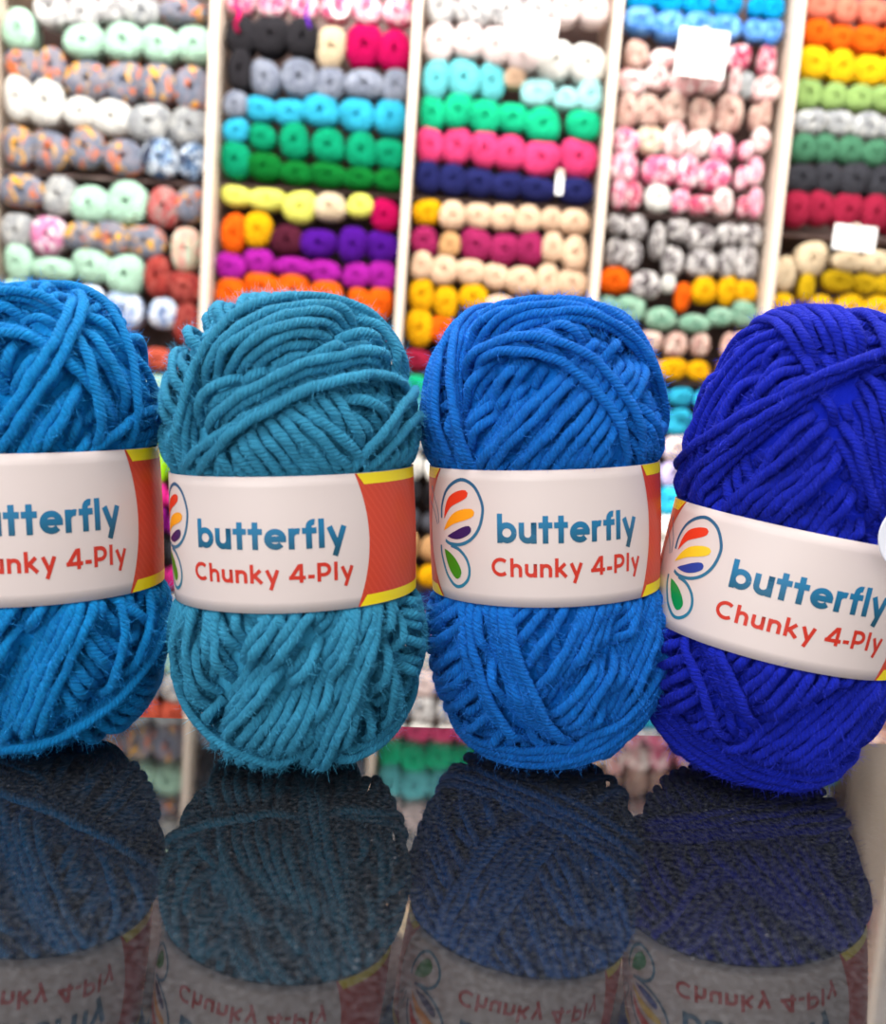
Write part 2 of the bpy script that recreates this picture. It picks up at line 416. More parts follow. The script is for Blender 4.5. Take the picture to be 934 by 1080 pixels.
    for off in (0.0, -.00028):
        for j in range(nh+1):
            for i in range(nb): bv.append(surf(i*360/nb*8.75, j*500/nh, off))
    M_ = (nh+1)*nb
    for j in range(nh):
        for i in range(nb):
            a, b_ = j*nb+i, j*nb+(i+1) % nb; c, d = b_+nb, a+nb
            bf.append((a, b_, c, d)); bf.append((M_+a, M_+d, M_+c, M_+b_))
    for j in (0, nh):
        for i in range(nb):
            a, b_ = j*nb+i, j*nb+(i+1) % nb
            bf.append((a, M_+a, M_+b_, b_) if j == 0 else (a, b_, M_+b_, M_+a))
    band = make_obj('paper_band', bv, bf, PAPER, root)
    band['label'] = 'white paper band printed with lettering, butterfly and red side panels'
    def wrap(nm, data, off, m, mats=None, fm=None):
        Vv, Ff = data
        return make_obj(nm, [surf(x, y, off) for x, y in Vv], Ff, m, band, mats=mats, fm=fm)
    # red side panels meet behind; curved inner edges
    def edgeR(y): return 342 + 56*(1-((y-250)/250)**2)
    def edgeL(y): return -620 - 120*(1-((y-250)/250)**2)
    full = 360*8.75
    Vv = []; Ff = []; nx = 60; ny = 24
    for j in range(ny+1):
        y = 1+498*j/ny; a, b_ = edgeR(y), edgeL(y)+full
        for i in range(nx+1): Vv.append((a+(b_-a)*i/nx, y))
    for j in range(ny):
        for i in range(nx): k = j*(nx+1)+i; Ff.append((k, k+1, k+nx+2, k+nx+1))
    wrap('red_panel', (Vv, Ff), .00006, M_PANEL)
    for (ya, yb, sl) in ((458, 499, -1), (1, 42, 1)):
        Vv = []; Ff = []
        for j in range(3):
            y = ya+(yb-ya)*j/2; t = j/2 if sl < 0 else 1-j/2
            a = edgeR(y)+24-16*t; b_ = edgeL(y)+full-24+16*t
            for i in range(nx+1): Vv.append((a+(b_-a)*i/nx, y))
        for j in range(2):
            for i in range(nx): k = j*(nx+1)+i; Ff.append((k, k+1, k+nx+2, k+nx+1))
        wrap('yellow_stripe', (Vv, Ff), .00011, M_YEL)
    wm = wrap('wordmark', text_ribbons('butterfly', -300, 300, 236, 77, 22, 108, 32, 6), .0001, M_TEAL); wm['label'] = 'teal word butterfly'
    tg = wrap('tagline', text_ribbons('Chunky 4-Ply', -328, 325, 112, 50, 14, 70, 24, 7.5), .0001, M_RED); tg['label'] = 'red words Chunky 4-Ply'
    # butterfly emblem
    V2, F2, fm = [], [], []; mats = [M_OUT, M_PR, M_PY if alt_logo else M_PO, M_PB if alt_logo else M_PN, M_PG2 if alt_logo else M_PG]
    acc = (V2, F2)
    def mark(i): fm.extend([i]*(len(F2)-len(fm)))
    up = [z3(*q) for q in [(116,250),(118,205),(134,155),(165,122),(200,112),(238,135),(262,185),(264,225),(250,275),(222,312),(185,332),(148,334),(130,325)]]
    ribbon(densify(spline(up, 8), 8), 13, acc)
    lo_ = [z3(*q) for q in [(150,340),(180,350),(205,378),(215,415),(208,450),(185,475),(160,478),(135,450),(122,415),(113,375),(112,345)]]
    ribbon(densify(spline(lo_, 8), 8), 13, acc)
    for pts, bl in (([(104,270),(100,225),(88,190),(78,160)], (76,152)), ([(98,275),(88,240),(76,215),(65,200)], (63,194))):
        P = [z3(*q) for q in pts]; ribbon(densify(spline(P, 6), 8), 5, acc)
        c = z3(*bl); ribbon([(c[0]-9, c[1]), (c[0]-5, c[1]), (c[0], c[1]), (c[0]+5, c[1]), (c[0]+9, c[1])], [3, 17, 21, 17, 3], acc)
    mark(0)
    petal(z3(126,250), z3(150,190), z3(214,155), 42, acc); mark(1)
    petal(z3(124,292), z3(165,245), z3(237,218), 42, acc); mark(2)
    petal(z3(138,310), z3(175,300), z3(225,274), 38, acc); mark(3)
    petal(z3(125,356), z3(148,395), z3(180,446), 62, acc); mark(4)
    lg = wrap('butterfly_emblem', (V2, F2), .0001, None, mats=mats, fm=fm)
    return root

def Z(s, x0, y0, *q):
    out = []
    for i in range(0, len(q), 2): out += [x0+q[i]/s, y0+q[i+1]/s]
    return out
z1f = lambda *q: Z(1.963, 0, 280, *q)
z2f = lambda *q: Z(1.853, 430, 290, *q)

# winding directions seen on each skein (start, [middle], end of the first and of the last wrap of a group, number of wraps)
B1 = [
 (z1f(-160,300,-60,100), z1f(60,420,140,180), 10),
 (z1f(-60,60,60,390), z1f(-10,40,240,380), 9),
 (z1f(60,380,235,90), z1f(180,400,320,130), 9),
 (z1f(230,400,330,190), z1f(310,400,352,250), 4),
 (z1f(-160,200,20,60,200,80), z1f(-100,330,30,150,180,140), 6),
 (z1f(-150,120,0,30,170,50), z1f(-120,160,20,60,190,60), 4),
 (z1f(70,380,215,130,225,80), z1f(88,392,235,140,240,90), 2),
 (z1f(240,660,335,860), z1f(140,660,300,960), 6),
 (z1f(-60,980,120,700), z1f(110,990,250,700), 12),
 (z1f(-140,900,40,680), z1f(-80,960,110,690), 7),
 (z1f(-150,940,0,990,200,950), z1f(-150,900,0,960,240,900), 4),
]
B2 = [
 (z1f(470,330,560,440), z1f(720,240,800,400), 13),
 (z1f(370,260,430,430), z1f(470,240,530,430), 6),
 (z1f(360,330,470,100), z1f(420,400,560,140), 6),
 (z1f(390,120,500,250,620,440), z1f(480,70,560,160,700,300), 6),
 (z1f(400,90,490,60,600,130), z1f(370,180,420,120,500,230), 5),
 (z1f(780,440,862,250), z1f(850,430,876,330), 4),
 (z1f(380,420,520,290,868,200), z1f(470,200,590,100,830,120), 9),
 (z1f(440,190,520,75,700,60), z1f(455,215,540,95,780,90), 3),
 (z1f(395,410,560,290,868,225), z1f(430,418,570,300,868,240), 1),
 (z1f(870,680,840,900), z1f(800,690,700,1000), 8),
 (z1f(400,700,400,850,500,960), z1f(345,720,350,850,440,950), 5),
 (z1f(440,900,560,710), z1f(470,945,660,720), 6),
 (z1f(500,960,680,720), z1f(620,1000,740,730), 7),
 (z1f(430,930,560,990,800,960), z1f(410,900,540,975,780,980), 2),
 (z1f(625,1025,700,860,765,715), z1f(655,1030,725,880,790,715), 2),
]
B3 = [
 (z2f(45,330,150,200), z2f(330,380,460,160), 14),
 (z2f(360,370,480,230), z2f(430,375,498,280), 4),
 (z2f(80,150,290,170,430,340), z2f(250,60,400,160,480,330), 6),
 (z2f(150,110,330,190,430,290), z2f(210,80,360,180,450,270), 3),
 (z2f(270,195,340,130,440,70), z2f(390,260,440,190,508,140), 7),
 (z2f(42,250,130,120,290,70), z2f(60,150,140,70,230,45), 7),
 (z2f(40,290,120,160,300,180), z2f(45,270,130,140,320,150), 2),
 (z2f(460,640,330,880), z2f(300,640,200,800), 10),
 (z2f(420,620,300,760), z2f(475,640,360,900), 5),
 (z2f(70,640,60,760,150,900), z2f(35,640,30,760,90,880), 4),
 (z2f(90,640,130,780,230,920), z2f(180,640,230,780,310,900), 6),
 (z2f(60,880,260,895,478,740), z2f(90,930,260,930,440,850), 4),
]
B4 = [
 (z2f(560,440,700,240), z2f(900,520,1000,280), 14),
 (z2f(740,210,880,500), z2f(860,200,960,420), 7),
 (z2f(520,340,590,180,700,90), z2f(510,440,570,320,720,200), 7),
 (z2f(600,130,680,260), z2f(700,80,760,230), 6),
 (z2f(512,420,620,250,960,130), z2f(540,300,680,180,930,100), 5),
 (z2f(738,75,880,440), z2f(758,75,905,430), 2),
 (z2f(840,90,900,200,1010,330), z2f(780,85,860,200,960,400), 3),
 (z2f(500,700,640,930), z2f(600,740,760,960), 7),
 (z2f(640,930,780,780), z2f(800,980,900,800), 8),
 (z2f(478,740,590,950), z2f(520,720,650,960), 4),
 (z2f(540,900,740,950,960,900), z2f(600,950,740,980,920,960), 4),
]
make_skein('yarn_skein', (43, 540, 138, 249), (.0422, .038, .1460, .0378, .0525, .0955), -4.2, 0, 24.5, (52, 784), (0, 156, 255), B1, 3,
           'bright azure blue yarn skein cut off by the left edge, leftmost of four')
make_skein('yarn_skein', (309, 556, 137, 251), (.0428, .039, .1485, .0376, .0562, .0948), -5.0, 0, -3.0, (320, 800), (60, 168, 212), B2, 5,
           'muted teal blue yarn skein, second from left on the black counter')
make_skein('yarn_skein', (572, 556, 131, 247), (.0428, .039, .1550, .0376, .0598, .1010), -5.5, 0, 7.5, (577, 797), (0, 128, 250), B3, 8,
           'royal blue yarn skein, third from left, with whole butterfly emblem facing out')
make_skein('yarn_skein', (833, 575, 140, 252), (.0440, .040, .1570, .0403, .0470, .0875), 7.0, 0, -7.5, (778, 815), (6, 36, 205), B4, 12,
           'deep ultramarine yarn skein leaning right with a sloping band, rightmost of four', alt_logo=True)

# round white tag at the right edge of the photograph, against the ultramarine skein
P = on_y(957, 566, -.088)
tg_ = empty('hanging_tag', P); tag(tg_, 'round white tag hanging against the ultramarine skein at the right edge', 'tag')
TV, TF = [], []
for yy in (0, .0005):
    TV.append((0, yy, 0))
    for k in range(48): a = 2*math.pi*k/48; TV.append((.0094*math.cos(a), yy+.0003*math.cos(2*a), .0094*math.sin(a)))
for k in range(48):
    k1 = (k+1) % 48; TF += [(0, 1+k, 1+k1), (49, 50+k1, 50+k), (1+k, 50+k, 50+k1, 1+k1)]
make_obj('disc', TV, TF, plain('white_tag_card', (232, 234, 244), .5, .02), tg_, smooth=False); tg_.rotation_euler = (0, 0, R(18))

# ------------------------------------------------------------------ counter
def granite():
    m, nt, b = mat('polished_black_granite')
    tc = node(nt, 'ShaderNodeTexCoord')
    n1 = node(nt, 'ShaderNodeTexNoise'); setin(n1, Scale=620.0, Detail=5.0, Roughness=.65)
    n2 = node(nt, 'ShaderNodeTexVoronoi'); setin(n2, Scale=260.0)
    n3 = node(nt, 'ShaderNodeTexNoise'); setin(n3, Scale=60.0, Detail=3.0)
    for n in (n1, n2, n3): nt.links.new(tc.outputs['Object'], n.inputs['Vector'])
    r1 = node(nt, 'ShaderNodeValToRGB'); e = r1.color_ramp.elements; e[0].position = .40; e[0].color = (.0035, .004, .005, 1); e[1].position = .74; e[1].color = (.045, .047, .05, 1)
    x = r1.color_ramp.elements.new(.56); x.color = (.018, .020, .024, 1)
    nt.links.new(n1.outputs['Fac'], r1.inputs[0])
    r2 = node(nt, 'ShaderNodeValToRGB'); e = r2.color_ramp.elements; e[0].position = .06; e[0].color = (.07, .07, .075, 1); e[1].position = .13; e[1].color = (0, 0, 0, 1)
    nt.links.new(n2.outputs['Distance'], r2.inputs[0])
    mu = node(nt, 'ShaderNodeMix', data_type='RGBA', blend_type='MULTIPLY'); mu.inputs[0].default_value = 1
    r3 = node(nt, 'ShaderNodeValToRGB'); e = r3.color_ramp.elements; e[0].position = .5; e[0].color = (0, 0, 0, 1); e[1].position = .62
    nt.links.new(n3.outputs['Fac'], r3.inputs[0]); nt.links.new(r2.outputs[0], mu.inputs[6]); nt.links.new(r3.outputs[0], mu.inputs[7])
    ad = node(nt, 'ShaderNodeMix', data_type='RGBA', blend_type='ADD'); ad.inputs[0].default_value = 1
    nt.links.new(r1.outputs[0], ad.inputs[6]); nt.links.new(mu.outputs[2], ad.inputs[7])
    nt.links.new(ad.outputs[2], b.inputs['Base Color'])
    setin(b, Roughness=.035, IOR=1.75)
    return m
G = granite()
EL, ER = on_z(165, 757), on_z(690, 776)
ang = math.atan2(ER.y-EL.y, ER.x-EL.x); mid = (EL+ER)/2
ctr = empty('shop_counter', (mid.x, mid.y, 0)); ctr.rotation_euler = (0, 0, ang)
tag(ctr, 'glossy black speckled granite counter in the foreground carrying the four skeins', 'counter')
box('granite_top', (-1.1, -.62, -.03), (1.1, 0, 0), G, ctr)
wood = plain('counter_panel', (92, 62, 50), .5, .15, 12)
box('counter_cabinet', (-1.06, -.58, -.95), (1.06, -.05, -.03), wood, ctr, bev=.004)

# ------------------------------------------------------------------ room
YS = 1.85                                  # the plane of the yarn ball ends on the rack
floor = box('floor', (-3, -2.2, -1.0), (3, 2.6, -.95), plain('floor_tile', (150, 135, 125), .3, .08, 3)); floor['kind'] = 'structure'
wb = box('wall_back', (-3, 2.45, -.95), (3, 2.55, 2.2), plain('back_wall_paint', (215, 205, 198), .8, .03, 4)); wb['kind'] = 'structure'
cl = box('ceiling', (-3, -2.2, 2.2), (3, 2.6, 2.3), plain('ceiling_paint', (232, 230, 226), .8, .02, 3)); cl['kind'] = 'structure'

# ------------------------------------------------------------------ rack
CREAM = plain('cream_rack_metal', (214, 196, 178), .45, .03, 20)
DARK = plain('dark_rack_back', (104, 84, 80), .8, .15, 9)
rack = empty('display_rack', (0, YS+.2, -.95)); tag(rack, 'cream upright display rack filled with rows of yarn behind the counter', 'rack')
posts_px = [(-14, 150), (222, 150), (432, 150), (640, 150), (828, 150), (1040, 150)]
PX = [on_y(x, y, YS-.02).x for x, y in posts_px]
zt = 1.62
def rbox(name, lo, hi, m, bev=0):
    o = box(name, (lo[0], lo[1]-(YS+.2), lo[2]+.95), (hi[0], hi[1]-(YS+.2), hi[2]+.95), m, rack, bev); return o
for x in PX: rbox('upright', (x-.009, YS-.03, -.95), (x+.009, YS+.22, zt), CREAM, .002)
rbox('back_panel', (PX[0], YS+.24, -.95), (PX[-1], YS+.25, zt), DARK)
rbox('header_board', (PX[0]-.02, YS-.03, zt), (PX[-1]+.02, YS+.25, zt+.14), CREAM, .003)

# ------------------------------------------------------------------ yarn balls on the rack
def ball_mesh(name, seed, nu=96, lod=1):
    """end-on skein lying on its side: hollow centre, swirling wraps; axis along Y, front at -y; radius 1, length 3.2"""
    r_ = random.Random(seed); prof = []
    for t in np.linspace(0, 1, 34 if lod == 1 else 9):
        a = t*math.pi/2
        prof.append((.10+.90*math.sin(a)**.85, -(math.cos(a)**1.15)*.62))
    prof = [(.03, -.1), (.12, -.2), (.15, -.5)] + [p for p in prof if p[0] > .19] + [(1.0, .5), (.99, 1.2), (.9, 1.9), (.6, 2.3), (.1, 2.45)]
    V = []; Fc = []; ph = [r_.uniform(0, 6.28) for _ in range(6)]; kk = r_.choice([9, 11, 13])
    for i, (rr, y) in enumerate(prof):
        for k in range(nu):
            a = 2*math.pi*k/nu
            s1 = math.sin(kk*a + 9*rr + ph[0]); s2 = math.sin((kk-4)*a - 8*rr + ph[1])
            sel = 1/(1+math.exp(-6*math.sin(2*a+3*rr+ph[2])))
            d = .045*(abs(s1)*sel + abs(s2)*(1-sel)) + .05*math.sin(2*a+ph[3]) + .03*math.sin(3*a+ph[4])
            q = rr*(.93+d*.8*min(1, rr*1.5)); e_ = (abs(math.cos(a))**2.35 + abs(math.sin(a))**2.35)**(-1/2.35); q *= 1 + (e_-1)*min(1, rr)
            V.append((q*math.cos(a), y - d*.8*(1 if y < .4 else 0), q*math.sin(a)))
    for i in range(len(prof)-1):
        for k in range(nu): Fc.append((i*nu+k, i*nu+(k+1) % nu, (i+1)*nu+(k+1) % nu, (i+1)*nu+k))
    me = bpy.data.meshes.new(name); me.from_pydata(V, [], Fc); me.polygons.foreach_set('use_smooth', [True]*len(Fc)); me.update()
    me.materials.append(None)
    return me
BALLS = [ball_mesh('yarn_ball', s) for s in (1, 2, 3, 4)]
def ball_mat(name, cols):
    m, nt, b = mat(name)
    tc = node(nt, 'ShaderNodeTexCoord'); oi = node(nt, 'ShaderNodeObjectInfo')
    ad = node(nt, 'ShaderNodeVectorMath', operation='ADD'); cb = node(nt, 'ShaderNodeCombineXYZ')
    mm = node(nt, 'ShaderNodeMath', operation='MULTIPLY'); mm.inputs[1].default_value = 37.0; nt.links.new(oi.outputs['Random'], mm.inputs[0])
    for i in range(3): nt.links.new(mm.outputs[0], cb.inputs[i])
    nt.links.new(tc.outputs['Object'], ad.inputs[0]); nt.links.new(cb.outputs[0], ad.inputs[1])
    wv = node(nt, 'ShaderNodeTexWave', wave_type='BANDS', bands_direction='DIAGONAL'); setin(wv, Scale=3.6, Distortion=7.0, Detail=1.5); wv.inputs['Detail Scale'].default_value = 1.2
    nt.links.new(ad.outputs[0], wv.inputs['Vector'])
    bp = node(nt, 'ShaderNodeBump'); setin(bp, Strength=.6, Distance=.05); nt.links.new(wv.outputs['Fac'], bp.inputs['Height']); nt.links.new(bp.outputs[0], b.inputs['Normal'])
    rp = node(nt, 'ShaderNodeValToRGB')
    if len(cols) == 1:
        l = lin(cols[0]); rp.color_ramp.elements[0].color = tuple(v*.62 for v in l[:3])+(1,); rp.color_ramp.elements[1].color = tuple(min(1, v*1.12) for v in l[:3])+(1,)  # groove shade painted into the colour: darker where the bump wave dips
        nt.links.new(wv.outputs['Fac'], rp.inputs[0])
    else:
        mp = node(nt, 'ShaderNodeMapping'); mp.inputs['Scale'].default_value = (4.6, 3.0, 1.7); mp.inputs['Rotation'].default_value = (0, .7, 0)
        nd = node(nt, 'ShaderNodeTexNoise'); setin(nd, Scale=2.0, Detail=1.0); nt.links.new(ad.outputs[0], nd.inputs['Vector'])
        va = node(nt, 'ShaderNodeVectorMath', operation='MULTIPLY_ADD'); va.inputs[1].default_value = (.9, .9, .9)
        nt.links.new(nd.outputs['Color'], va.inputs[0]); nt.links.new(ad.outputs[0], va.inputs[2]); nt.links.new(va.outputs[0], mp.inputs[0])
        nz = node(nt, 'ShaderNodeTexVoronoi'); setin(nz, Scale=1.0); nt.links.new(mp.outputs[0], nz.inputs['Vector'])
        sc = node(nt, 'ShaderNodeSeparateColor'); nt.links.new(nz.outputs['Color'], sc.inputs[0])
        els = rp.color_ramp.elements; n = len(cols); rp.color_ramp.interpolation = 'CONSTANT'
        for i, c in enumerate(cols):
            e = els[i] if i < 2 else els.new(.5)
            e.position = i/n; e.color = lin(c)
        nt.links.new(sc.outputs[0], rp.inputs[0])
    nt.links.new(rp.outputs[0], b.inputs['Base Color']); setin(b, Roughness=.9); b.inputs['Specular IOR Level'].default_value = .1
    return m
PAL = {
 'pale mint': [(190, 232, 205)], 'light grey': [(185, 183, 182), (225, 223, 220), (160, 158, 158)], 'orange and grey marled': [(244, 180, 60), (140, 136, 148), (222, 122, 76), (136, 132, 142), (120, 126, 142), (205, 120, 90), (150, 146, 152), (170, 150, 142)],
 'white': [(240, 238, 230)], 'grey': [(165, 167, 168), (196, 196, 192), (150, 152, 154)], 'blue and white marled': [(70, 98, 135), (205, 215, 225), (60, 66, 85), (150, 175, 205)],
 'dusty rose': [(196, 100, 95), (170, 140, 135), (190, 85, 85)], 'pink and white marled': [(224, 140, 180), (240, 225, 230), (212, 120, 165)], 'cream and peach marled': [(225, 190, 160), (215, 225, 200), (238, 178, 165)],
 'brick red': [(165, 62, 55), (140, 50, 48), (178, 84, 75)], 'pale blue marled': [(185, 205, 232), (225, 230, 240), (150, 172, 215)],
 'black': [(44, 42, 46)], 'beige': [(232, 208, 172)], 'crimson': [(190, 0, 82)], 'slate grey': [(120, 126, 142), (142, 148, 162)], 'sky blue': [(50, 178, 212)],
 'emerald green': [(0, 150, 105)], 'dark green': [(0, 112, 40)], 'pale yellow': [(246, 242, 110)], 'orange': [(250, 100, 8)], 'amber': [(252, 178, 8)], 'maroon': [(84, 26, 46)], 'deep purple': [(78, 10, 140)],
 'magenta purple': [(172, 30, 160)], 'blush white': [(244, 222, 218)], 'aqua': [(110, 212, 218)], 'pale aqua': [(170, 232, 232)], 'jade green': [(20, 192, 135)], 'hot pink': [(232, 66, 122)], 'navy blue': [(32, 36, 92)],
 'peach cream': [(250, 206, 172)], 'plum': [(165, 38, 92)], 'cyan blue': [(0, 158, 218)], 'periwinkle blue': [(85, 148, 225), (120, 178, 240), (70, 130, 215)],
 'rose marled': [(205, 88, 115), (238, 205, 205), (190, 70, 100)], 'pale pink marled': [(240, 205, 200), (250, 238, 232), (220, 150, 150)], 'taupe marled': [(205, 165, 150), (225, 198, 182), (185, 140, 130)],
 'pink marled': [(225, 105, 140), (245, 185, 200), (250, 232, 230), (218, 92, 130)], 'grey marled': [(120, 112, 112), (195, 190, 188), (105, 98, 100), (210, 205, 200)],
 'sage green': [(120, 165, 140), (150, 185, 160)], 'salmon': [(240, 130, 105)], 'leaf green': [(150, 182, 105)], 'forest green': [(75, 130, 98)], 'charcoal': [(58, 58, 64)], 'burgundy': [(160, 32, 62)],
 'mustard': [(215, 175, 20)], 'golden yellow': [(248, 190, 15)], 'lime green': [(165, 225, 30)], 'magenta': [(205, 40, 130)], 'tan': [(222, 170, 115)], 'lavender': [(190, 178, 218)], 'terracotta': [(205, 92, 70)],
}
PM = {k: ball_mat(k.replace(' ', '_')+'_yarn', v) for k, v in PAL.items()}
BAYN = ['leftmost', 'second', 'third', 'fourth', 'rightmost']
ORD = ['first', 'second', 'third', 'fourth', 'fifth', 'sixth', 'seventh', 'eighth', 'ninth', 'tenth', 'eleventh', 'twelfth', 'thirteenth', 'fourteenth', 'fifteenth', 'sixteenth', 'seventeenth', 'eighteenth', 'nineteenth', 'twentieth', 'twenty-first', 'twenty-second', 'twenty-third', 'twenty-fourth', 'twenty-fifth', 'twenty-sixth', 'twenty-seventh', 'twenty-eighth', 'twenty-ninth', 'thirtieth']
# every row: bay, then (colour, x, y, radius) readings of its balls on the rack
rows = [[], [], [], [], []]
def row(bay, *items):
    out = []; c = None; r0 = 17
    for it in items:
        if isinstance(it, str): c = it; continue
        out.append((c, it[0], it[1], it[2] if len(it) > 2 else r0))
    rows[bay].append(out)
row(0, 'pale mint', (17,28,19), 'light grey', (50,6,19), (84,10,20), (117,6,18), 'grey', (148,9,17), 'orange and grey marled', (190,9,20))
row(0, 'pale mint', (86,41,20), (128,41,21), (166,44,20), (202,43,19))
row(0, 'orange and grey marled', (20,65), (51,68), (89,82,21), (128,83,19), (163,86,18), (202,92,21))
row(0, 'white', (10,101,20), (46,106,21), (82,116,16), (115,121,19), 'grey', (154,127,20), (197,130,21))
row(0, 'orange and grey marled', (10,152,20), (48,156,20), (87,154,17), (127,164,19), 'blue and white marled', (166,165,19), (204,169,18))
row(0, 'orange and grey marled', (20,200,21), 'grey', (59,205,16), 'pale mint', (92,214,19), (130,212,20), 'dusty rose', (170,217,20), 'orange and grey marled', (205,214,19))
row(0, 'grey', (14,242,17), 'pink and white marled', (48,247,19), 'orange and grey marled', (83,248,17), (116,250,16), (151,254,18), 'cream and peach marled', (198,262,22))
row(0, 'pale mint', (17,276,17), (54,283,19), (94,279,19), (130,289,19), 'brick red', (164,291,21), (203,303,21))
row(0, 'pale mint', (15,312), (50,316), 'pale blue marled', (88,318), (128,326), (170,330,20), 'brick red', (206,342,18))
row(1, 'black', (248,34,18), (284,34,18), (318,37,17), 'beige', (348,47,17), 'crimson', (383,45,21), (417,51,18))
row(1, 'black', (245,72,19), 'slate grey', (278,80,18), (314,79,20), (347,86,16), (383,86,19), (416,88,15))
row(1, 'slate grey', (244,108,16), 'sky blue', (273,113,16), (304,116,16), (337,115,18), (375,119,18), (411,121,18))
row(1, 'sky blue', (243,136,17), 'emerald green', (275,143,18), (309,147,18), (345,152,19), (380,157,19), (412,161,17))
row(1, 'emerald green', (243,167,18), 'dark green', (277,174,20), (311,181,17), (345,183,18), (378,187,16), (410,189,16))
row(1, 'pale yellow', (241,205,20), (280,209,21), (315,217,19), 'beige', (347,217,18), 'pale yellow', (379,216,18), 'crimson', (410,226,18))
row(1, 'orange', (238,245,19), 'amber', (270,241,16), 'maroon', (301,252,18), 'deep purple', (335,256,17), (371,257,19), (408,260,19))
row(1, 'magenta purple', (238,280,17), (271,275,17), (308,281,18), (341,286,17), (375,290,18), (410,291,17))
row(1, 'orange', (240,308,18), (275,302,18), (308,306,17), (342,310,16), (378,318,16), (411,321,17))
row(2, 'light grey', (464,4,17), (500,8,17), (535,8,18), (567,8,17), 'blush white', (597,6,17), (629,8,17))
row(2, 'blush white', (459,42,18), (494,41,18), (523,46,18), (552,58,17), 'white', (586,61,18), (620,65,19))
row(2, 'aqua', (458,82,17), (489,81,17), (519,84,15), 'peach cream', (543,80,13), 'pale aqua', (567,96,17), (598,102,15), (628,99,15))
row(2, 'jade green', (454,118,16), (483,115,15), (511,121,16), (541,122,16), (573,130,18), (617,130,19))
row(2, 'hot pink', (452,152,16), (482,152,17), (511,156,15), (538,160,16), (571,165,18), (611,164,20))
row(2, 'navy blue', (451,185,15), (477,188,15), (505,191,16), (535,194,17), (567,198,17), (608,200,17))
row(2, 'amber', (449,222,17), 'peach cream', (477,226,14), (505,226,15), (531,228,14), (557,230,15), (582,230,13), (606,233,17))
row(2, 'plum', (447,253,16), 'tan', (474,257,10), 'plum', (502,257,16), (532,262,16), (559,261,15), 'peach cream', (583,260,13), (608,267,17))
row(2, 'peach cream', (440,279,15), (468,284,16), (496,286,15), (523,291,15), (550,295,16), (578,295,16), (608,298,17))
row(2, 'amber', (442,310,17), (470,319,16), (499,313,16), 'peach cream', (527,322), (556,326), (586,328), (614,332))
row(2, 'amber', (442,345,16), 'orange', (466,347,13), 'amber', (494,350), (526,354), (556,357), (584,360), (612,363))
row(3, 'cyan blue', (678,-6), (708,-3), (738,0), (770,2), (800,4), (830,6))
row(3, 'periwinkle blue', (677,18,16), (708,24,17), (738,24,16), (767,26,17), (797,30,17), (826,31,16))
row(3, 'taupe marled', (672,56,15), 'pale pink marled', (699,60,15), (727,58,14), (755,62,14), 'rose marled', (781,58,15), (806,62,15), (830,66,14))
row(3, 'pale pink marled', (668,84,16), (694,80,17), (722,84,15), (749,84,15), (776,86,13), 'grey', (789,88,18), 'pale pink marled', (818,93,16))
row(3, 'taupe marled', (658,115,16), (686,115,16), (712,113,16), (741,120,18), (771,118,17), (797,123,15), (821,120,15))
row(3, 'pink marled', (658,148,17), 'cream and peach marled', (687,146,15), 'pale pink marled', (713,146,18), (738,150,16), 'pink marled', (763,155,14), (788,158,16), 'pale pink marled', (816,148,16))
row(3, 'pink marled', (655,175,17), (698,178,19), (727,179,14), (755,183,18), (783,187,15), (813,181,19))
row(3, 'pink marled', (646,203,14), 'rose marled', (668,205,14), 'white', (695,208,15), 'pink marled', (718,211,13), 'rose marled', (740,215,16), 'pale pink marled', (764,212,13), 'rose marled', (785,217,13), 'pink marled', (806,214,15))
row(3, 'grey marled', (646,235,15), (672,239,15), (694,254,15), (717,242,15), (741,250,16), (769,247,15), (799,248,17))
row(3, 'grey marled', (640,265,15), (666,268,17), (710,275,16), (741,277,16), (769,276,15), (801,278,17))
row(3, 'orange', (647,295,18), 'grey marled', (682,300,17), 'white', (706,298,11), 'orange', (721,313,17), 'amber', (744,306,15), (768,306,15), (791,307,15))
row(3, 'sage green', (640,325,14), (666,325,16), (698,336,17), (733,341,16), (761,334,15), (787,330,14))
row(3, 'taupe marled', (655,352), 'taupe marled', (686,360), (714,363,16), (740,363,15), (768,364), (794,366))
row(3, 'amber', (652,382), (682,386), (710,389,16), (738,391), (764,392), (790,394))
row(4, 'salmon', (867,5,16), (895,8,16), (922,10,16), (950,12))
row(4, 'orange', (864,32,17), (890,37,16), (918,40,18), (950,42))
row(4, 'golden yellow', (860,64,17), (890,68,17), (919,72,17), (950,74))
row(4, 'leaf green', (855,96,15), (882,100,14), (909,102,16), (935,102,13))
row(4, 'grey', (857,127,17), (887,127,15), (918,131,16), (948,134))
row(4, 'forest green', (849,155,14), (873,155,15), (899,157,16), (925,160,14), (952,162))
row(4, 'charcoal', (848,186,16), (876,186,16), (904,188,16), (932,190,15))
row(4, 'burgundy', (842,219,15), (868,218,16), (896,221,16), (925,224,16), (952,226))
row(4, 'beige', (828,288,15), (858,272,19), (897,275,17), (928,276,17), (956,278))
row(4, 'mustard', (853,302,15), (886,296,17), (915,299,15), (938,300,13))
row(4, 'golden yellow', (828,320,14), (868,321,16), (900,324,16), (930,326,16))
row(4, 'golden yellow', (822,348), (852,350), (882,354), 'mustard', (912,356), (944,358))
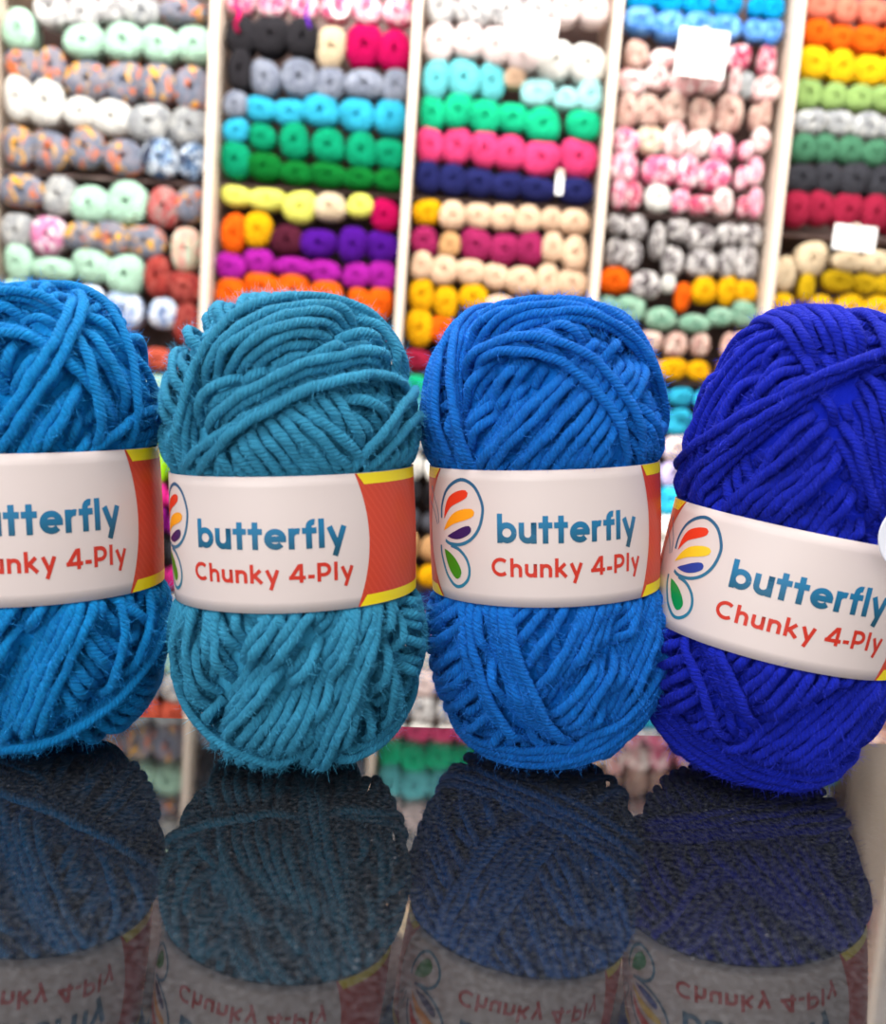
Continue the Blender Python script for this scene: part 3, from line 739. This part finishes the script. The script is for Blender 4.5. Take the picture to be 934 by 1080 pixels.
# rows further down the rack, glimpsed between the skeins
low = [
 [(372,'terracotta'),(402,'pale mint'),(432,'pale blue marled'),(460,'lime green'),(488,'lime green'),(517,'magenta'),(545,'magenta purple'),(573,'charcoal'),(602,'magenta'),(631,'light grey'),(660,'crimson'),(690,'pale mint'),(718,'light grey'),(746,'terracotta'),(775,'terracotta')],
 [(350,'crimson'),(378,'sky blue'),(407,'pale yellow'),(436,'emerald green'),(465,'orange'),(493,'light grey'),(521,'black'),(549,'charcoal'),(577,'peach cream'),(606,'amber'),(634,'deep purple'),(663,'sky blue'),(691,'white'),(720,'light grey'),(748,'light grey'),(777,'white')],
 [(384,'burgundy'),(412,'jade green'),(441,'aqua'),(470,'white'),(498,'white'),(526,'black'),(555,'charcoal'),(583,'tan'),(611,'amber'),(640,'navy blue'),(668,'hot pink'),(697,'white'),(725,'blush white'),(753,'light grey'),(782,'white')],
 [(418,'sky blue'),(445,'sky blue'),(472,'blush white'),(500,'lavender'),(528,'sky blue'),(556,'white'),(584,'light grey'),(612,'white'),(640,'beige'),(668,'peach cream'),(696,'peach cream'),(726,'lavender'),(756,'sky blue'),(784,'grey')],
 [(384,'leaf green'),(412,'charcoal'),(441,'salmon'),(470,'burgundy'),(498,'grey'),(526,'forest green'),(555,'golden yellow'),(583,'orange'),(611,'crimson'),(640,'plum'),(668,'beige'),(697,'brick red'),(725,'taupe marled'),(753,'taupe marled'),(782,'taupe marled')],
]
bx = [(-20,212),(234,424),(446,632),(650,822),(838,1030)]
def post_shift(x, y):                       # rack uprights lean in the picture: keep columns upright in the place
    P = on_y(x, 150, YS); return P.x
n_low = [7, 6, 6, 6, 6]
def col_x(b, frac):
    x0, x1 = PX[b]+.0105, PX[b+1]-.0105
    return x0 + (x1-x0)*frac
def z_at(b, y):                              # height on the rack of picture height y in mid bay
    return on_y(.5*(posts_px[b][0]+posts_px[b+1][0]) - .1*(y-150), y, YS).z
GAP = 0
BOARDS = [(183, 395, 620), (198, 398, 620), (209, 400, 640), (228, 405, 625), (243, 372, 600)]
KPX = (YS-CAM.y)/F
SK = [(43, 540, 138, 249), (309, 556, 137, 251), (572, 556, 131, 247), (833, 575, 145, 252)]
RI = MAT.to_3x3().inverted()
def to_px(P):
    v = RI @ (Vector(P)-CAM); return 467 + F*v.x/-v.z, 540 - F*v.y/-v.z
def covered(P, r):
    x, y = to_px(P); q = r/KPX*.8
    if y < -14: return True
    for dx, dy in ((q, 0), (-q, 0), (0, q), (0, -q)):
        if not (any((abs((x+dx-c[0])/c[2]*1.04)**2.6 + abs((y+dy-c[1])/c[3]*1.02)**2.6) < 1 for c in SK) or y+dy > 790 or x+dx > 950): return False
    return True
ZB = []
LOWB = ball_mesh('yarn_ball_simple', 5, 24, 2)
lv = np.array([v.co[:] for v in LOWB.vertices]); lf = np.array([p.vertices[:] for p in LOWB.polygons])
stock = []
def place(hid_, c, x, z, sx, sz, label, group):
    y = YS + .34*min(sx, sz) + random.uniform(0, .008)
    if hid_:
        stock.append((c, x, y, z, sx, sz)); return
    # the ball keeps its slot: quarter turns only, the swirl differs by mesh and mirror
    o = bpy.data.objects.new('yarn_ball', BALLS[random.randrange(len(BALLS))]); COL.objects.link(o)
    o.location = (x, y, z); o.scale = (sx*random.choice((-1, 1)), (sx+sz)*.29, sz)
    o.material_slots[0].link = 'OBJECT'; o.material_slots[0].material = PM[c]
    tag(o, label, 'yarn ball', group)
for b in range(5):
    balls = []; xl, xr = PX[b]+.0115, PX[b+1]-.0115
    for ri, rw in enumerate(rows[b]):
        for i, (c, x, y, r) in enumerate(rw):
            P = on_y(x, y, YS); r *= KPX
            balls.append([c, min(max(P.x, xl+r*.95), xr-r*.95), P.z, r*1.2, r*1.32, ri, i])
    nr = len(rows[b]); n = n_low[b]; rr = (xr-xl)/n/2
    for k, (y, c) in enumerate(low[b]):
        z = z_at(b, y)
        if y < 790 and z > -.9:
            for i in range(n): balls.append([c, xl+(2*i+1)*rr, z+random.uniform(-.002, .002), rr*1.02, .045, nr+k, i])
    up = {0: ['grey', 'pale mint', 'light grey'], 1: ['pink marled', 'beige', 'beige'], 2: ['hot pink', 'peach cream', 'beige'], 3: ['cyan blue', 'lavender', 'peach cream'], 4: ['crimson', 'peach cream', 'salmon']}[b]
    ztop = max(q[2] for q in balls)
    for k, c in enumerate(up):
        for i in range(n): balls.append([c, xl+(2*i+1)*rr, ztop+.066*(k+1), rr*1.02, .04, -1-k, i])
    zb = []
    for y in BOARDS[b]:
        c0 = z_at(b, y); zb.append(max((c0+k*.002 for k in range(-16, 17)), key=lambda q: min(abs(q-p[2]) for p in balls) - .1*abs(q-c0)))
    ZB.append(zb)
    cov = [covered((p[1], YS, p[2]), p[3]*.95) for p in balls]
    for it in range(3):
        for i1 in range(len(balls)):
            p = balls[i1]
            p[3] = min(p[3], p[1]-xl, xr-p[1])
            for zz in zb: p[4] = min(p[4], max(abs(p[2]-zz)-.004, .55*p[3]))
            for i2 in range(i1+1, len(balls)):
                q = balls[i2]; dz = abs(p[2]-q[2]); dx = abs(p[1]-q[1])
                if dz > .1 or dx > .1: continue
                tx, tz = (dx*1.20, dz*1.25) if cov[i1] == cov[i2] else (dx*.99, dz*.99)
                if p[3]+q[3] <= tx or p[4]+q[4] <= tz: continue
                if tx/(p[3]+q[3]) > tz/(p[4]+q[4]) or p[5] == q[5]:
                    k = tx/(p[3]+q[3]); p[3] *= k; q[3] *= k
                else:
                    k = tz/(p[4]+q[4]); p[4] *= k; q[4] *= k
    for (c, x, z, sx, sz, ri, i), hid_ in zip(balls, cov):
        rname = f"{ORD[ri]} row down" if ri >= 0 else 'row above'
        place(hid_, c, x, z, sx*.995, sz*.995, f"{c} yarn ball, {ORD[i]} from left, {rname}, {BAYN[b]} rack bay", f"yarn balls in the {BAYN[b]} bay of the rack")
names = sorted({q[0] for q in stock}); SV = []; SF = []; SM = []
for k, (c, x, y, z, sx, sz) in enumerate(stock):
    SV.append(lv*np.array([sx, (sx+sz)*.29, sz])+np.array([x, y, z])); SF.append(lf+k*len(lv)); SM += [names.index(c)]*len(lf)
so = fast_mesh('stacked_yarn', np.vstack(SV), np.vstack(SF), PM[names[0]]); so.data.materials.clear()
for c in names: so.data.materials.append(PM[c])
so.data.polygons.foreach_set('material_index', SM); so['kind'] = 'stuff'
tag(so, 'mixed colour yarn balls filling the rack behind the four skeins', 'yarn')
print('stock', len(stock), 'balls', sum(o.name.startswith('yarn_ball') for o in bpy.data.objects))
# shelf boards, dark gaps
for b, ys in enumerate(BOARDS):
    for z in ZB[b]:
        rbox('shelf_board', (PX[b]+.011, YS+.03, z-.004), (PX[b+1]-.011, YS+.235, z+.002), DARK)

# price cards
def card(px, py, w, h, label, rotz=0):
    P = on_y(px, py, YS-.045); k = (YS-CAM.y)/F; w *= k/2; h *= k/2
    o = empty('price_card', P); tag(o, label, 'price card')
    v, f = box_data((-w, 0, -h), (w, .0012, h)); c = make_obj('card', v, f, CARDM, o, smooth=False)
    v, f = box_data((-.006, -.004, h-.004), (.006, .02, h+.004)); make_obj('clip', v, f, CREAM, o, smooth=False)
    o.rotation_euler = (0, R(rotz), 0); return o
CARDM = plain('white_card', (248, 244, 240), .6, .01, 10)
card(560, 33, 50, 26, 'blank white price card on the third bay over the blush white balls', 4)
card(740, 56, 48, 44, 'square white price card on the fourth bay below the periwinkle balls', 3)
card(901, 251, 42, 24, 'small white price card on the rightmost bay under the burgundy row', 2)
card(590, 193, 7, 22, 'narrow white card standing between navy balls in the third bay', 0)
# loose tails hanging at the top of the second bay
def tail(pts, r, m, label):
    P = [on_y(x, y, YS-.05) for x, y in spline([tuple(map(float, q)) for q in pts], 6)]
    o = tube('hanging_yarn', P, r, m); tag(o, label, 'yarn strand', None); return o
tail([(246,-14),(248,2),(253,14),(248,26),(251,34)], .004, PM['crimson'], 'crimson loose yarn strand hanging over the black balls')
tail([(324,-14),(326,4),(323,16),(327,30)], .003, PM['deep purple'], 'thin purple yarn strand hanging over the black balls')
tail([(350,-16),(349,4),(354,17),(364,16),(368,4),(366,-16)], .004, PM['blush white'], 'pale pink yarn loop hanging at the top of the second bay')

# ------------------------------------------------------------------ light
def area(name, loc, rot, sx, sy, e, c=(1, 1, 1)):
    l = bpy.data.lights.new(name, 'AREA'); l.shape = 'RECTANGLE'; l.size = sx; l.size_y = sy; l.energy = e; l.color = c
    o = bpy.data.objects.new(name, l); COL.objects.link(o); o.location = loc; o.rotation_euler = rot; return o
area('ceiling_light_over_rack', (0, .95, 2.15), (R(38), 0, 0), 3.6, .5, 285, (1, .98, .96))
area('ceiling_light_over_counter', (-.3, -.7, 2.1), (R(-8), 0, 0), 1.6, 1.2, 50, (1, .985, .97))
area('front_fill_light', (-.9, -2.0, .9), (R(80), 0, R(-24)), 1.6, 1.2, 32, (1, .98, .97))  # unseen fill added behind the camera to brighten the skeins; no window there
w = bpy.data.worlds.new('world'); S.world = w; w.use_nodes = True
w.node_tree.nodes['Background'].inputs[0].default_value = (1, .98, .97, 1); w.node_tree.nodes['Background'].inputs[1].default_value = .75
S.view_settings.view_transform = 'Standard'; S.view_settings.look = 'None'; S.view_settings.exposure = 0.0; S.view_settings.gamma = 1.0
